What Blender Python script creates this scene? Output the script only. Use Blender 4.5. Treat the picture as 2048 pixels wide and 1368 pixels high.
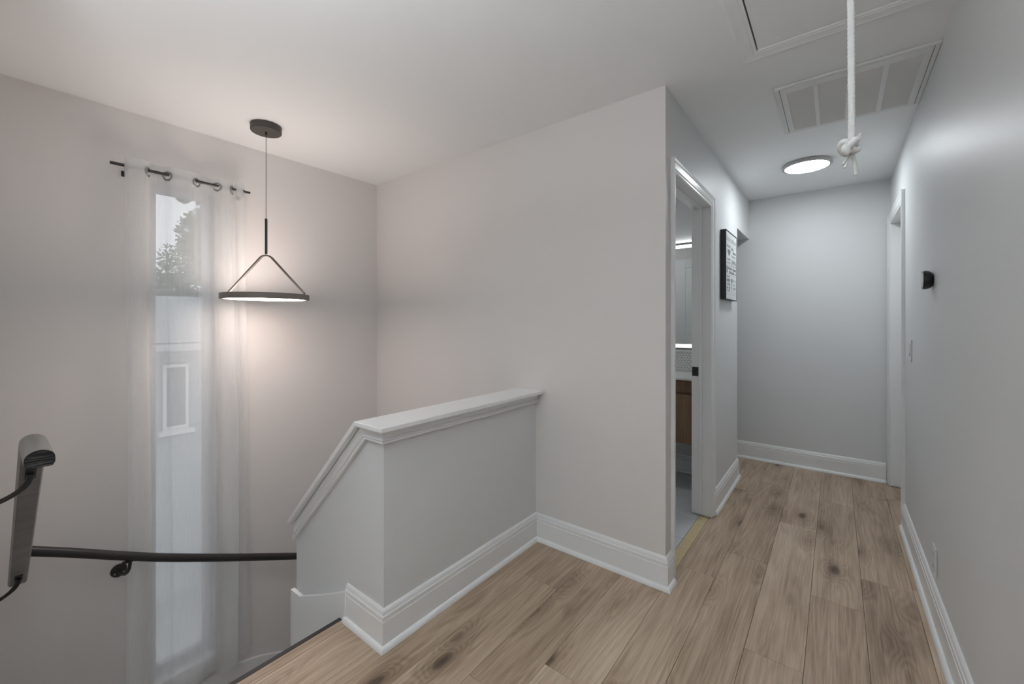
import bpy, math, random
from mathutils import Vector, Matrix
random.seed(7)
for o in list(bpy.data.objects): bpy.data.objects.remove(o, do_unlink=True)
scene = bpy.context.scene
col = scene.collection

# ------------------------------------------------------------------ camera
CAM_H = 1.287
cam = bpy.data.cameras.new('camera'); cam_o = bpy.data.objects.new('camera', cam); col.objects.link(cam_o)
cam_o.location = (0, 0, CAM_H); cam_o.rotation_euler = (math.radians(90), 0, math.radians(38.064))
cam.sensor_width = 36; cam.lens = 826.8 * 36 / 2048; cam.shift_y = -40.55 / 2048
cam.clip_start = 0.02; cam.clip_end = 200
scene.camera = cam_o
# ------------------------------------------------------------------ world, exposure
world = bpy.data.worlds.new('overcast_sky'); scene.world = world; world.use_nodes = True
wn = world.node_tree.nodes['Background']; wn.inputs[0].default_value = (0.90, 0.95, 1.0, 1); wn.inputs[1].default_value = 0.56
world.cycles.sampling_method = 'NONE'
vs = scene.view_settings
vs.view_transform = 'Standard'; vs.look = 'None'; vs.gamma = 1; vs.use_curve_mapping = False; vs.exposure = 1.12
HALL_LIGHT = 22.5        # emission of the flush light in the hall
LANDING_FILL_UP = 37.0        # added ring lamp, unseen behind the camera, as ambient fill
LANDING_FILL_DOWN = 1.5
PENDANT_DOWN = 5.0
PENDANT_UP = 5.0
LED = 1.3
H = 2.427                # ceiling height

# ------------------------------------------------------------------ materials
def nt(name):
    m = bpy.data.materials.new(name); m.use_nodes = True
    t = m.node_tree
    return m, t, t.nodes['Principled BSDF']
def N(t, typ, **kw):
    n = t.nodes.new(typ)
    for k, v in kw.items():
        if k.startswith('i_'):
            key = k[2:]; key = int(key) if key.isdigit() else key
            n.inputs[key].default_value = v
        else: setattr(n, k, v)
    return n
def math_n(t, op, a, b=None, c=None):
    n = t.nodes.new('ShaderNodeMath'); n.operation = op
    for i, v in enumerate((a, b, c)):
        if v is None: continue
        if isinstance(v, (int, float)): n.inputs[i].default_value = v
        else: t.links.new(v, n.inputs[i])
    return n.outputs[0]
def simple(name, rgb, rough=0.5, metal=0.0, spec=0.5, bump=0.0, bscale=300, var=0.0, vscale=6):
    m, t, p = nt(name)
    p.inputs['Base Color'].default_value = (*rgb, 1); p.inputs['Roughness'].default_value = rough
    p.inputs['Metallic'].default_value = metal; p.inputs['Specular IOR Level'].default_value = spec
    g = N(t, 'ShaderNodeNewGeometry')
    if bump:
        n = N(t, 'ShaderNodeTexNoise', i_Scale=bscale, i_Detail=2.0); t.links.new(g.outputs['Position'], n.inputs['Vector'])
        b = N(t, 'ShaderNodeBump', i_Strength=bump, i_Distance=0.002); t.links.new(n.outputs[0], b.inputs['Height'])
        t.links.new(b.outputs[0], p.inputs['Normal'])
    if var:
        n = N(t, 'ShaderNodeTexNoise', i_Scale=vscale, i_Detail=1.0); t.links.new(g.outputs['Position'], n.inputs['Vector'])
        mx = N(t, 'ShaderNodeMix', data_type='RGBA')
        mx.inputs[6].default_value = (*[c * (1 - var) for c in rgb], 1); mx.inputs[7].default_value = (*[min(1, c * (1 + var)) for c in rgb], 1)
        t.links.new(n.outputs[0], mx.inputs[0]); t.links.new(mx.outputs[2], p.inputs['Base Color'])
    return m
def emit(name, rgb, s):
    m, t, p = nt(name)
    p.inputs['Base Color'].default_value = (0.9, 0.9, 0.9, 1)
    p.inputs['Emission Color'].default_value = (*rgb, 1); p.inputs['Emission Strength'].default_value = s
    return m
M = {}
M['wall'] = simple('wall_paint', (0.735, 0.742, 0.745), 0.46, spec=0.30, var=0.012, vscale=2)
M['wall_lamp_tint'] = simple('wall_paint_lamp_tint', (0.76, 0.732, 0.714), 0.48, spec=0.35, var=0.012, vscale=2)  # same wall paint, with the pendant's pink cast mixed into its colour
M['ceil'] = simple('ceiling_paint', (0.91, 0.92, 0.92), 0.8, spec=0.2)
M['trim'] = simple('white_trim_paint', (0.86, 0.865, 0.865), 0.3, spec=0.5)
M['shoe'] = simple('white_shoe_paint', (0.88, 0.89, 0.89), 0.3, spec=0.5)
M['black'] = simple('black_metal', (0.022, 0.021, 0.020), 0.42, spec=0.5, bump=0.03, bscale=400)
M['bronze'] = simple('dark_bronze', (0.060, 0.052, 0.046), 0.5, spec=0.5, bump=0.02, bscale=300)
M['ring'] = simple('brown_grey_ring', (0.20, 0.175, 0.155), 0.5, spec=0.5)
M['nickel'] = simple('brushed_nickel', (0.42, 0.415, 0.405), 0.4, spec=0.6)
M['grommet'] = simple('grommet_steel', (0.32, 0.32, 0.31), 0.3, metal=0.8)
M['plastic'] = simple('white_plastic', (0.75, 0.76, 0.77), 0.35)
M['vent'] = simple('white_enamel_vent', (0.80, 0.80, 0.79), 0.45)
M['dark'] = simple('dark_void', (0.03, 0.03, 0.03), 0.9)
M['strip'] = simple('raw_threshold_wood', (0.62, 0.50, 0.30), 0.6, var=0.12, vscale=30)
M['counter'] = simple('white_quartz', (0.82, 0.82, 0.81), 0.2, var=0.02)
M['tile'] = simple('white_glazed_tile', (0.80, 0.81, 0.80), 0.15)
M['grout'] = simple('grey_grout', (0.22, 0.22, 0.22), 0.9)
M['bathtile'] = simple('pale_grey_floor_tile', (0.62, 0.64, 0.66), 0.3, var=0.05, vscale=3)
M['rope'] = simple('white_cotton_rope', (0.74, 0.74, 0.725), 0.85, spec=0.1, bump=0.3, bscale=900)
M['frame'] = simple('sign_black_wood', (0.016, 0.018, 0.020), 0.5)
M['paper'] = simple('sign_white_paper', (0.72, 0.74, 0.75), 0.5)
M['ink'] = simple('sign_grey_ink', (0.22, 0.23, 0.235), 0.7)
M['inkl'] = simple('sign_pale_ink', (0.47, 0.48, 0.49), 0.7)
M['glassface'] = simple('thermostat_face', (0.30, 0.32, 0.33), 0.08, spec=0.8)
M['thermo'] = simple('thermostat_black', (0.012, 0.014, 0.016), 0.3)
M['nosing'] = simple('black_stair_edge', (0.030, 0.030, 0.032), 0.45, var=0.2, vscale=40)
M['vinyl'] = simple('white_window_vinyl', (0.62, 0.64, 0.68), 0.4)
M['bounce_carpet'] = simple('pale_bounce_carpet', (0.62, 0.60, 0.57), 0.95, spec=0.05, bump=0.6, bscale=500)  # unseen treads made pale to bounce light up the stairwell
M['glass'] = None
m, t, p = nt('window_glass')
p.inputs['Base Color'].default_value = (1, 1, 1, 1); p.inputs['Roughness'].default_value = 0.0
p.inputs['Transmission Weight'].default_value = 1.0; p.inputs['IOR'].default_value = 1.02
M['glass'] = m
m, t, p = nt('mirror_glass')
p.inputs['Base Color'].default_value = (0.86, 0.88, 0.87, 1); p.inputs['Metallic'].default_value = 1; p.inputs['Roughness'].default_value = 0.02
M['mirror'] = m
M['lamp'] = emit('flush_light_diffuser', (0.90, 0.96, 1.0), HALL_LIGHT)
M['pdown'] = emit('pendant_lower_diffuser', (1.0, 0.85, 0.78), PENDANT_DOWN)
M['pup'] = emit('pendant_upper_diffuser', (1.0, 0.86, 0.79), PENDANT_UP)
M['lfill_down'] = emit('landing_fill_lower', (0.91, 0.96, 1.0), LANDING_FILL_DOWN)
M['lfill_up'] = emit('landing_fill_upper', (0.91, 0.96, 1.0), LANDING_FILL_UP)
M['led'] = emit('mirror_led', (0.97, 0.99, 1.0), LED)
M['siding'] = simple('pale_siding', (0.55, 0.58, 0.60), 0.7)
M['roof'] = simple('grey_shingle', (0.42, 0.44, 0.46), 0.9, var=0.25, vscale=12)
M['hwin'] = simple('house_window_glass', (0.30, 0.32, 0.34), 0.1)
M['leaf'] = simple('tree_leaf', (0.30, 0.34, 0.27), 0.7, var=0.3, vscale=3)
M['bark'] = simple('tree_bark', (0.10, 0.08, 0.06), 0.9)
M['grass'] = simple('concrete_drive', (0.50, 0.50, 0.49), 0.9, var=0.1, vscale=4)

def wood(name, c_dark, c_mid, c_light, freq=1.0, knots=True, rough=0.45, along='Y'):
    m, t, p = nt(name)
    L = t.links.new
    g = N(t, 'ShaderNodeNewGeometry'); oi = N(t, 'ShaderNodeObjectInfo')
    sep = N(t, 'ShaderNodeSeparateXYZ'); L(g.outputs['Position'], sep.inputs[0])
    rnd = oi.outputs['Random']
    if along == 'Y': across, alongc, third = sep.outputs[0], sep.outputs[1], sep.outputs[2]
    elif along == 'Z': across, alongc, third = sep.outputs[0], sep.outputs[2], sep.outputs[1]
    elif along == 'end': across, alongc, third = sep.outputs[2], sep.outputs[1], sep.outputs[0]
    else: across, alongc, third = sep.outputs[2], sep.outputs[0], sep.outputs[1]
    off = math_n(t, 'MULTIPLY', rnd, 37.0)
    def vec(sx, sy, o=0.0):
        c = N(t, 'ShaderNodeCombineXYZ')
        L(math_n(t, 'MULTIPLY', across, sx * freq), c.inputs[0]); L(math_n(t, 'MULTIPLY', alongc, sy * freq), c.inputs[1])
        L(math_n(t, 'ADD', off, o), c.inputs[2])
        return c.outputs[0]
    def noise(v, detail=3.0, rough_=0.55, dist=0.0):
        n = N(t, 'ShaderNodeTexNoise', i_Scale=1.0, i_Detail=detail, i_Roughness=rough_, i_Distortion=dist); L(v, n.inputs['Vector']); return n.outputs[0]
    field = noise(vec(7.0, 0.42), 2.0, 0.4, 0.15)
    # knots
    if knots:
        vo = N(t, 'ShaderNodeTexVoronoi', voronoi_dimensions='3D', i_Scale=1.0, i_Randomness=1.0)
        L(vec(5.0, 2.0, 5.0), vo.inputs['Vector']); d = vo.outputs['Distance']
        wob = noise(vec(45, 22, 9.0), 2.0)
        d2 = math_n(t, 'ADD', d, math_n(t, 'MULTIPLY', math_n(t, 'SUBTRACT', wob, 0.5), 0.05))
        e = math_n(t, 'EXPONENT', math_n(t, 'MULTIPLY', math_n(t, 'MULTIPLY', d, d), -22.0))
        field = math_n(t, 'ADD', field, math_n(t, 'MULTIPLY', e, 0.30))
        kn = N(t, 'ShaderNodeMapRange', interpolation_type='SMOOTHSTEP'); L(d2, kn.inputs[0])
        kn.inputs[1].default_value = 0.04; kn.inputs[2].default_value = 0.15; kn.inputs[3].default_value = 1.0; kn.inputs[4].default_value = 0.0
        halo = N(t, 'ShaderNodeMapRange', interpolation_type='SMOOTHSTEP'); L(d2, halo.inputs[0])
        halo.inputs[1].default_value = 0.08; halo.inputs[2].default_value = 0.46; halo.inputs[3].default_value = 1.0; halo.inputs[4].default_value = 0.0
    rings = math_n(t, 'MULTIPLY_ADD', math_n(t, 'SINE', math_n(t, 'MULTIPLY', field, 120.0)), 0.5, 0.5)
    grain = noise(vec(260, 5.5, 2.0), 3.0, 0.65)
    mid = noise(vec(30, 1.4, 3.0), 3.0, 0.55, 0.6)
    big = noise(vec(3.2, 1.0, 4.0), 2.0)
    v = math_n(t, 'ADD', math_n(t, 'MULTIPLY', rings, 0.085), math_n(t, 'MULTIPLY', grain, 0.54))
    v = math_n(t, 'ADD', v, math_n(t, 'MULTIPLY', mid, 0.42))
    v = math_n(t, 'ADD', v, math_n(t, 'MULTIPLY', big, 0.42))
    v = math_n(t, 'ADD', v, math_n(t, 'MULTIPLY', math_n(t, 'SUBTRACT', rnd, 0.5), 0.12))
    if knots: v = math_n(t, 'SUBTRACT', v, math_n(t, 'MULTIPLY', halo.outputs[0], 0.15))
    cr = N(t, 'ShaderNodeValToRGB'); L(v, cr.inputs[0])
    cr.color_ramp.elements[0].position = 0.40; cr.color_ramp.elements[0].color = (*c_dark, 1)
    cr.color_ramp.elements[1].position = 0.95; cr.color_ramp.elements[1].color = (*c_light, 1)
    el = cr.color_ramp.elements.new(0.70); el.color = (*c_mid, 1)
    out = cr.outputs[0]
    if knots:
        mx = N(t, 'ShaderNodeMix', data_type='RGBA'); L(out, mx.inputs[6]); mx.inputs[7].default_value = (*[c * 0.32 for c in c_dark], 1)
        L(math_n(t, 'MULTIPLY', kn.outputs[0], 0.8), mx.inputs[0]); out = mx.outputs[2]
    L(out, p.inputs['Base Color'])
    p.inputs['Roughness'].default_value = rough; p.inputs['Specular IOR Level'].default_value = 0.35
    return m
M['oak'] = wood('oak_plank', (0.22, 0.15, 0.102), (0.47, 0.352, 0.255), (0.68, 0.545, 0.42))
M['oakrail'] = wood('oak_rail_stain', (0.13, 0.125, 0.118), (0.20, 0.19, 0.18), (0.29, 0.275, 0.26), knots=False, along='X', rough=0.35)
M['endgrain'] = wood('end_grain_black', (0.003, 0.003, 0.003), (0.010, 0.010, 0.010), (0.22, 0.215, 0.21), freq=3.0, knots=False, along='end', rough=0.7)
M['vanity'] = wood('vanity_wood', (0.13, 0.075, 0.042), (0.22, 0.135, 0.080), (0.30, 0.195, 0.12), knots=True, along='Z')

# sheer curtain: open weave = part see-through, part scattering threads
def sheer(name, dens):
    m = bpy.data.materials.new(name); m.use_nodes = True; t = m.node_tree; t.nodes.clear(); L = t.links.new
    out = N(t, 'ShaderNodeOutputMaterial'); mix = N(t, 'ShaderNodeMixShader'); tr = N(t, 'ShaderNodeBsdfTransparent')
    df = N(t, 'ShaderNodeBsdfDiffuse'); tl = N(t, 'ShaderNodeBsdfTranslucent'); m2 = N(t, 'ShaderNodeMixShader'); m2.inputs[0].default_value = 0.5
    df.inputs[0].default_value = (0.88, 0.89, 0.89, 1); tl.inputs[0].default_value = (0.88, 0.89, 0.89, 1)
    L(df.outputs[0], m2.inputs[1]); L(tl.outputs[0], m2.inputs[2]); L(tr.outputs[0], mix.inputs[1]); L(m2.outputs[0], mix.inputs[2]); L(mix.outputs[0], out.inputs[0])
    g = N(t, 'ShaderNodeNewGeometry'); s = N(t, 'ShaderNodeSeparateXYZ'); L(g.outputs['Position'], s.inputs[0])
    c = N(t, 'ShaderNodeCombineXYZ'); L(math_n(t, 'MULTIPLY', s.outputs[1], 420.0), c.inputs[0]); L(math_n(t, 'MULTIPLY', s.outputs[2], 9.0), c.inputs[1])
    n1 = N(t, 'ShaderNodeTexNoise', i_Scale=1.0, i_Detail=2.0); L(c.outputs[0], n1.inputs['Vector'])
    c2 = N(t, 'ShaderNodeCombineXYZ'); L(math_n(t, 'MULTIPLY', s.outputs[1], 9.0), c2.inputs[0]); L(math_n(t, 'MULTIPLY', s.outputs[2], 480.0), c2.inputs[1])
    n2 = N(t, 'ShaderNodeTexNoise', i_Scale=1.0, i_Detail=2.0); L(c2.outputs[0], n2.inputs['Vector'])
    f = math_n(t, 'ADD', math_n(t, 'MULTIPLY', n1.outputs[0], 0.14), math_n(t, 'MULTIPLY', n2.outputs[0], 0.06))
    f = math_n(t, 'ADD', f, dens - 0.08)
    lw = N(t, 'ShaderNodeLayerWeight', i_Blend=0.5)      # a thread screen closes up where the cloth turns edge-on
    f = math_n(t, 'ADD', f, math_n(t, 'MULTIPLY', lw.outputs['Facing'], 0.22))
    cl = N(t, 'ShaderNodeClamp'); L(f, cl.inputs[0]); L(cl.outputs[0], mix.inputs[0])
    return m
M['sheer'] = sheer('sheer_voile', 0.60)
M['header'] = sheer('sheer_header_band', 0.62)

# ------------------------------------------------------------------ mesh helpers
class MB:
    def __init__(s): s.v = []; s.f = []
    def add(s, vs_, fs):
        b = len(s.v); s.v += [tuple(v) for v in vs_]; s.f += [tuple(b + i for i in f) for f in fs]; return s
    def box(s, x0, x1, y0, y1, z0, z1):
        x0, x1 = sorted((x0, x1)); y0, y1 = sorted((y0, y1)); z0, z1 = sorted((z0, z1))
        return s.add([(x0, y0, z0), (x1, y0, z0), (x1, y1, z0), (x0, y1, z0), (x0, y0, z1), (x1, y0, z1), (x1, y1, z1), (x0, y1, z1)],
              [(0, 3, 2, 1), (4, 5, 6, 7), (0, 1, 5, 4), (1, 2, 6, 5), (2, 3, 7, 6), (3, 0, 4, 7)])
    def prism(s, poly, axis, a0, a1):
        def P(p, a):
            return {'x': (a, p[0], p[1]), 'y': (p[0], a, p[1]), 'z': (p[0], p[1], a)}[axis]
        n = len(poly)
        return s.add([P(p, a0) for p in poly] + [P(p, a1) for p in poly],
              [tuple(range(n))[::-1], tuple(range(n, 2 * n))] + [(i, (i + 1) % n, n + (i + 1) % n, n + i) for i in range(n)])
    def sweep(s, path, nrm, prof, cut0=None, cut1=None):
        """profile (a, b): a along nrm x tangent, b along nrm; mitred at the bends; cut = (point, normal) plane of an end"""
        path = [Vector(p) for p in path]; nrm = Vector(nrm).normalized(); rings = []
        for i, p in enumerate(path):
            t0 = (path[i] - path[i - 1]).normalized() if i else None
            t1 = (path[i + 1] - path[i]).normalized() if i < len(path) - 1 else None
            l0 = nrm.cross(t0) if t0 else None; l1 = nrm.cross(t1) if t1 else None
            if l0 is None: mv = l1
            elif l1 is None: mv = l0
            else:
                mv = (l0 + l1).normalized(); mv = mv / max(0.2, mv.dot(l0))
            ring = [p + mv * a + nrm * b for a, b in prof]
            cut, tt = (cut0, t1) if i == 0 else ((cut1, t0) if i == len(path) - 1 else (None, None))
            if cut:
                cp, cn = Vector(cut[0]), Vector(cut[1])
                ring = [q + tt * ((cp - q).dot(cn) / tt.dot(cn)) for q in ring]
            rings.append(ring)
        n = len(prof); vs_ = [q for r in rings for q in r]; fs = []
        for i in range(len(rings) - 1):
            for j in range(n): fs.append((i * n + j, i * n + (j + 1) % n, (i + 1) * n + (j + 1) % n, (i + 1) * n + j))
        fs.append(tuple(range(n))[::-1]); fs.append(tuple(range((len(rings) - 1) * n, len(rings) * n)))
        return s.add(vs_, fs)
    def tube(s, path, r, seg=12, caps=True, squash=1.0):
        path = [Vector(p) for p in path]; rings = []; up = None
        for i, p in enumerate(path):
            t = (path[min(i + 1, len(path) - 1)] - path[max(i - 1, 0)]).normalized()
            if up is None: up = Vector((0, 0, 1)) if abs(t.z) < 0.9 else Vector((1, 0, 0))
            a = t.cross(up).normalized(); b = a.cross(t).normalized(); up = b
            rr = r[i] if isinstance(r, (list, tuple)) else r
            rings.append([p + a * math.cos(k * 2 * math.pi / seg) * rr + b * math.sin(k * 2 * math.pi / seg) * rr * squash for k in range(seg)])
        vs_ = [q for ring in rings for q in ring]; fs = []
        for i in range(len(rings) - 1):
            for k in range(seg): fs.append((i * seg + k, i * seg + (k + 1) % seg, (i + 1) * seg + (k + 1) % seg, (i + 1) * seg + k))
        if caps: fs.append(tuple(range(seg))[::-1]); fs.append(tuple(range((len(rings) - 1) * seg, len(rings) * seg)))
        return s.add(vs_, fs)
    def lathe(s, prof, c, axis='z', seg=48, closed=False):
        c = Vector(c); vs_ = []; fs = []
        def P(r, h, a):
            u, v = r * math.cos(a), r * math.sin(a)
            return c + Vector({'z': (u, v, h), 'x': (h, u, v), 'y': (u, h, v)}[axis])
        n = len(prof)
        for k in range(seg):
            for r, h in prof: vs_.append(P(max(r, 1e-5), h, 2 * math.pi * k / seg))
        for k in range(seg):
            k2 = (k + 1) % seg
            for j in range(n if closed else n - 1):
                j2 = (j + 1) % n
                fs.append((k * n + j, k2 * n + j, k2 * n + j2, k * n + j2))
        return s.add(vs_, fs)
    def torus(s, c, nrm, R, r, seg=28, rs=10, flat=1.0):
        c = Vector(c); nrm = Vector(nrm).normalized(); a = nrm.orthogonal().normalized(); b = nrm.cross(a); vs_ = []; fs = []
        for k in range(seg):
            d = a * math.cos(2 * math.pi * k / seg) + b * math.sin(2 * math.pi * k / seg)
            for j in range(rs):
                q = 2 * math.pi * j / rs
                vs_.append(c + d * (R + r * math.cos(q)) + nrm * (r * flat * math.sin(q)))
        for k in range(seg):
            for j in range(rs): fs.append((k * rs + j, ((k + 1) % seg) * rs + j, ((k + 1) % seg) * rs + (j + 1) % rs, k * rs + (j + 1) % rs))
        return s.add(vs_, fs)
    def build(s, name, mat, parent=None, smooth=False, bevel=0.0, angle=35):
        me = bpy.data.meshes.new(name)
        if parent is not None:
            r = parent
            while r.parent: r = r.parent
            org = Vector(r.location)
        else:
            xs, ys, zs = zip(*s.v); org = Vector(((min(xs) + max(xs)) / 2, (min(ys) + max(ys)) / 2, min(zs)))
        me.from_pydata([tuple(Vector(v) - org) for v in s.v], [], s.f); me.update()
        import bmesh
        bm = bmesh.new(); bm.from_mesh(me); bmesh.ops.recalc_face_normals(bm, faces=bm.faces); bm.to_mesh(me); bm.free()
        o = bpy.data.objects.new(name, me); col.objects.link(o)
        if mat is not None: me.materials.append(M[mat] if isinstance(mat, str) else mat)
        if parent is not None: o.parent = parent
        else: o.location = org
        if smooth:
            me.polygons.foreach_set('use_smooth', [True] * len(me.polygons))
            if hasattr(me, 'set_sharp_from_angle'): me.set_sharp_from_angle(angle=math.radians(angle))
        if bevel:
            b = o.modifiers.new('bevel', 'BEVEL'); b.width = bevel; b.segments = 2; b.limit_method = 'ANGLE'; b.angle_limit = math.radians(40)
        return o
def root(name, loc, label=None, cat=None, group=None, kind=None):
    o = bpy.data.objects.new(name, None); col.objects.link(o); o.location = loc; o.empty_display_size = 0.1
    return tag(o, label, cat, group, kind)
def tag(o, label=None, cat=None, group=None, kind=None):
    if label: o['label'] = label
    if cat: o['category'] = cat
    if group: o['group'] = group
    if kind: o['kind'] = kind
    return o
def struct(o, label=None): return tag(o, label, None, None, 'structure')
def bez(p0, p1, p2, p3, n=10):
    p0, p1, p2, p3 = map(Vector, (p0, p1, p2, p3)); r = []
    for i in range(n + 1):
        u = i / n; r.append(p0 * (1 - u) ** 3 + p1 * 3 * u * (1 - u) ** 2 + p2 * 3 * u * u * (1 - u) + p3 * u ** 3)
    return r

# ------------------------------------------------------------------ plan (metres; camera stands over the origin, +Y runs down the hall)
XW, XD, XR = -3.022, -0.6456, 0.340         # window wall, hall left wall, hall right wall
YM, YF, YB = 2.025, 4.450, -1.80            # middle wall, far wall, wall behind the camera
XH, YH = -1.405, 0.973                      # half wall: hall face, stair-side end face
XE = -2.143                                 # end of the sloping half wall
LOW = -2.70
TW = 0.115
# window opening
WY0, WY1, WZ0, WZ1 = 0.568, 0.880, -0.75, 2.075
w = MB()
w.box(XW - .16, XW, -.14, WY0, LOW, H).box(XW - .16, XW, WY1, YM + TW, LOW, H).box(XW - .16, XW, WY0, WY1, WZ1, H).box(XW - .16, XW, WY0, WY1, LOW, WZ0)
struct(w.build('wall_left', 'wall_lamp_tint'))
struct(MB().box(XW, XD, YM, YM + TW, 0, H).box(XW, XH - .09, YM, YM + TW, LOW, 0).build('wall_middle', 'wall_lamp_tint'))
# hall left wall with the bathroom door opening and the open passage by the far wall
DY0, DY1, DH = 2.168, 2.928, 2.040
WE, OH = 3.862, 2.066
w = MB()
w.box(XD - TW, XD, YM + TW, DY0 - .018, 0, H).box(XD - TW, XD, DY1 + .018, WE, 0, H).box(XD - TW, XD, DY0 - .018, DY1 + .018, DH + .018, H).box(XD - TW, XD, WE, YF, OH, H)
struct(w.build('wall_hall', 'wall'))
struct(MB().box(-2.9, 1.2, YF, YF + TW, 0, H).build('wall_far', 'wall'))
RY0, RY1, RH = 3.595, 4.357, 2.050
w = MB()
w.box(XR, XR + TW, YB, RY0 - .018, 0, H).box(XR, XR + TW, RY1 + .018, YF, 0, H).box(XR, XR + TW, RY0 - .018, RY1 + .018, RH + .018, H)
struct(w.build('wall_right', 'wall'))
struct(MB().box(-1.70, XR, YB - TW, YB, 0, H).build('wall_rear', 'wall'))
struct(MB().box(XW, -1.62, -.14, -.03, LOW, H).box(-1.735, -1.62, YB, -.14, 0, H).build('wall_stair', 'wall'))
struct(MB().box(-1.70, -1.62, -.03, YH + .085, LOW, -.24).box(XH - .084, XH, YH + .085, YM, LOW, -.02).build('wall_under_landing', 'wall'))
# bathroom and passage shells
BYF = 3.700
struct(MB().box(-2.75, XD - TW, BYF, WE, 0, H).build('wall_bathroom_back', 'wall'))
struct(MB().box(-2.75, -2.64, YM + TW, BYF, 0, H).build('wall_bathroom_side', 'wall'))
struct(MB().box(-2.0, -1.9, WE, YF, 0, H).build('wall_passage_end', 'wall'))
struct(MB().box(XW, -1.70, YH - 1.0, YM, LOW - .1, LOW).build('floor_lower', 'bathtile'))

# ceiling with the attic hatch opening
HX0, HX1, HY0, HY1 = -.262, .312, .63, 2.006
c = MB()
c.box(XW - .16, HX0, YB - TW, YF + TW, H, H + .1).box(HX1, 1.2, YB - TW, YF + TW, H, H + .1).box(HX0, HX1, YB - TW, HY0, H, H + .1).box(HX0, HX1, HY1, YF + TW, H, H + .1)
ceil = struct(c.build('ceiling', 'ceil'))

# ------------------------------------------------------------------ floor of planks
fl = MB()
fl.box(-1.68, XR + .2, YB, YM, -.24, -.0135).box(XD - .01, XR + .2, YM, YF, -.24, -.0135).box(-2.0, XD - .01, WE, YF, -.24, -.0135)
floor = struct(fl.build('floor', 'dark'))
rows = [(.291, .483, YB, YF, [-1.3, 0.1, 1.4, 2.75, 4.05]), (.099, .291, YB, YF, [-1.147, .138, 1.423, 2.708, 3.993]), (-.093, .099, YB, YF, [-.2, 1.10, 2.400, 3.710]),
        (-.285, -.093, YB, YF, [-.75, .549, 1.849, 3.163]), (-.477, -.285, YB, YF, [-.03, 1.27, 2.567, 3.862]), (-.655, -.477, YB, YF, [-.35, .95, 2.267, 3.585]),
        (-.861, -.655, YB, 2.04, [0.0, 1.301]), (-1.053, -.861, YB, 2.04, [-.21, 1.091]), (-1.245, -1.053, YB, 2.04, [-.9, .38, 1.70]),
        (-1.437, -1.245, YB, 2.04, [-.5, .62]), (-1.629, -1.437, -.02, .985, []),
        (-.847, -.655, WE, YF, []), (-1.039, -.847, WE, YF, []), (-1.4, -1.039, WE, YF, [])]
for x0, x1, y0, y1, js in rows:
    ys = [y0] + [j for j in js if y0 + .02 < j < y1 - .02] + [y1]
    for a, b in zip(ys[:-1], ys[1:]):
        g = .0006
        MB().box(x0 + g, x1 - g, a + g, b - g, -.0135, 0).build('plank', 'oak', floor, bevel=.0007)
for (x0, x1, y0, y1) in [(-1.629, -1.437, YB, -.02)]:
    MB().box(x0 + .0006, x1, y0, y1, -.0135, 0).build('plank', 'oak', floor)
MB().box(-1.678, -1.6296, -.03, .958, -.0135, .0005).build('plank', 'oak', floor, bevel=.0007)
# landing edge
struct(MB().box(-1.700, -1.6785, -.03, .958, -.030, .0015).build('trim_landing_edge', 'nosing', bevel=.002))
# bathroom floor tiles
bf = struct(MB().box(-2.64, XD - .07, YM + TW, BYF, -.06, -.010).build('floor_bathroom', 'grout'))
for i in range(4):
    for j in range(6):
        x1 = -.716 - i * .60; x0 = max(-2.64, x1 - .598); y0 = YM + TW + j * .30 - .18; y1 = y0 + .298
        y0 = max(y0, YM + TW); y1 = min(y1, BYF)
        if y1 - y0 > .02: MB().box(x0, x1, y0, y1, -.010, -.002).build('tile', 'bathtile', bf, bevel=.001)
struct(MB().box(-.7115, -.656, DY0 - .017, DY1 + .017, -.012, .0005).build('trim_threshold', 'strip', bevel=.001))

# ------------------------------------------------------------------ half wall round the stairwell
BX, CT = -1.541, .882                         # bend of the cap, top of the cap
SL = (CT - .288) / (2.154 - 1.541)            # slope of the lower cap
def captop(x): return CT - (BX - x) * SL
h = MB()
h.box(XH - .084, XH, YH, YM, 0, .862)
h.prism([(XH - .084, -.0), (XH - .084, .862), (BX, .862), (XE, captop(XE) - .028), (XE, LOW), (-1.70, LOW), (-1.70, 0)], 'y', YH, YH + .085)
hw = struct(h.build('wall_half', 'wall'))
capr = MB().box(BX, -1.353, .925, YM, .862, CT).build('cap', 'trim', hw, bevel=.003)
dz = .028
MB().prism([(BX, CT), (-2.154, .288), (-2.154 + dz / SL, .288), (BX + .0, CT - dz)], 'y', .925, 1.113).build('cap', 'trim', hw, bevel=.002)
mp = [(0, 0), (.020, 0), (.020, -.004), (.016, -.010), (.0135, -.020), (.0135, -.032), (.022, -.0345), (.024, -.0375), (.022, -.0405), (.018, -.0425), (.020, -.045), (.020, -.051), (.016, -.054), (0, -.054)]
MB().sweep([(XH, YM, .862), (XH, YH, .862)], (0, 0, 1), mp, cut1=((XH, YH, 0), (1, 1, 0))).build('cap_molding', 'trim', hw)
# end face: level piece and sloping piece, in the plane of the end face
prof2 = [(-b_ * 1.0, a_) for a_, b_ in mp]    # in-plane drop, outward
path = [(XH, YH, .862), (BX + .012, YH, .862), (-2.145, YH, .862 - (2.145 - 1.529) * SL)]
MB().sweep(path, (0, -1, 0), prof2, cut0=((XH, YH, 0), (1, 1, 0)), cut1=((-2.145, 0, 0), (1, 0, 0))).build('cap_molding', 'trim', hw)

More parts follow.
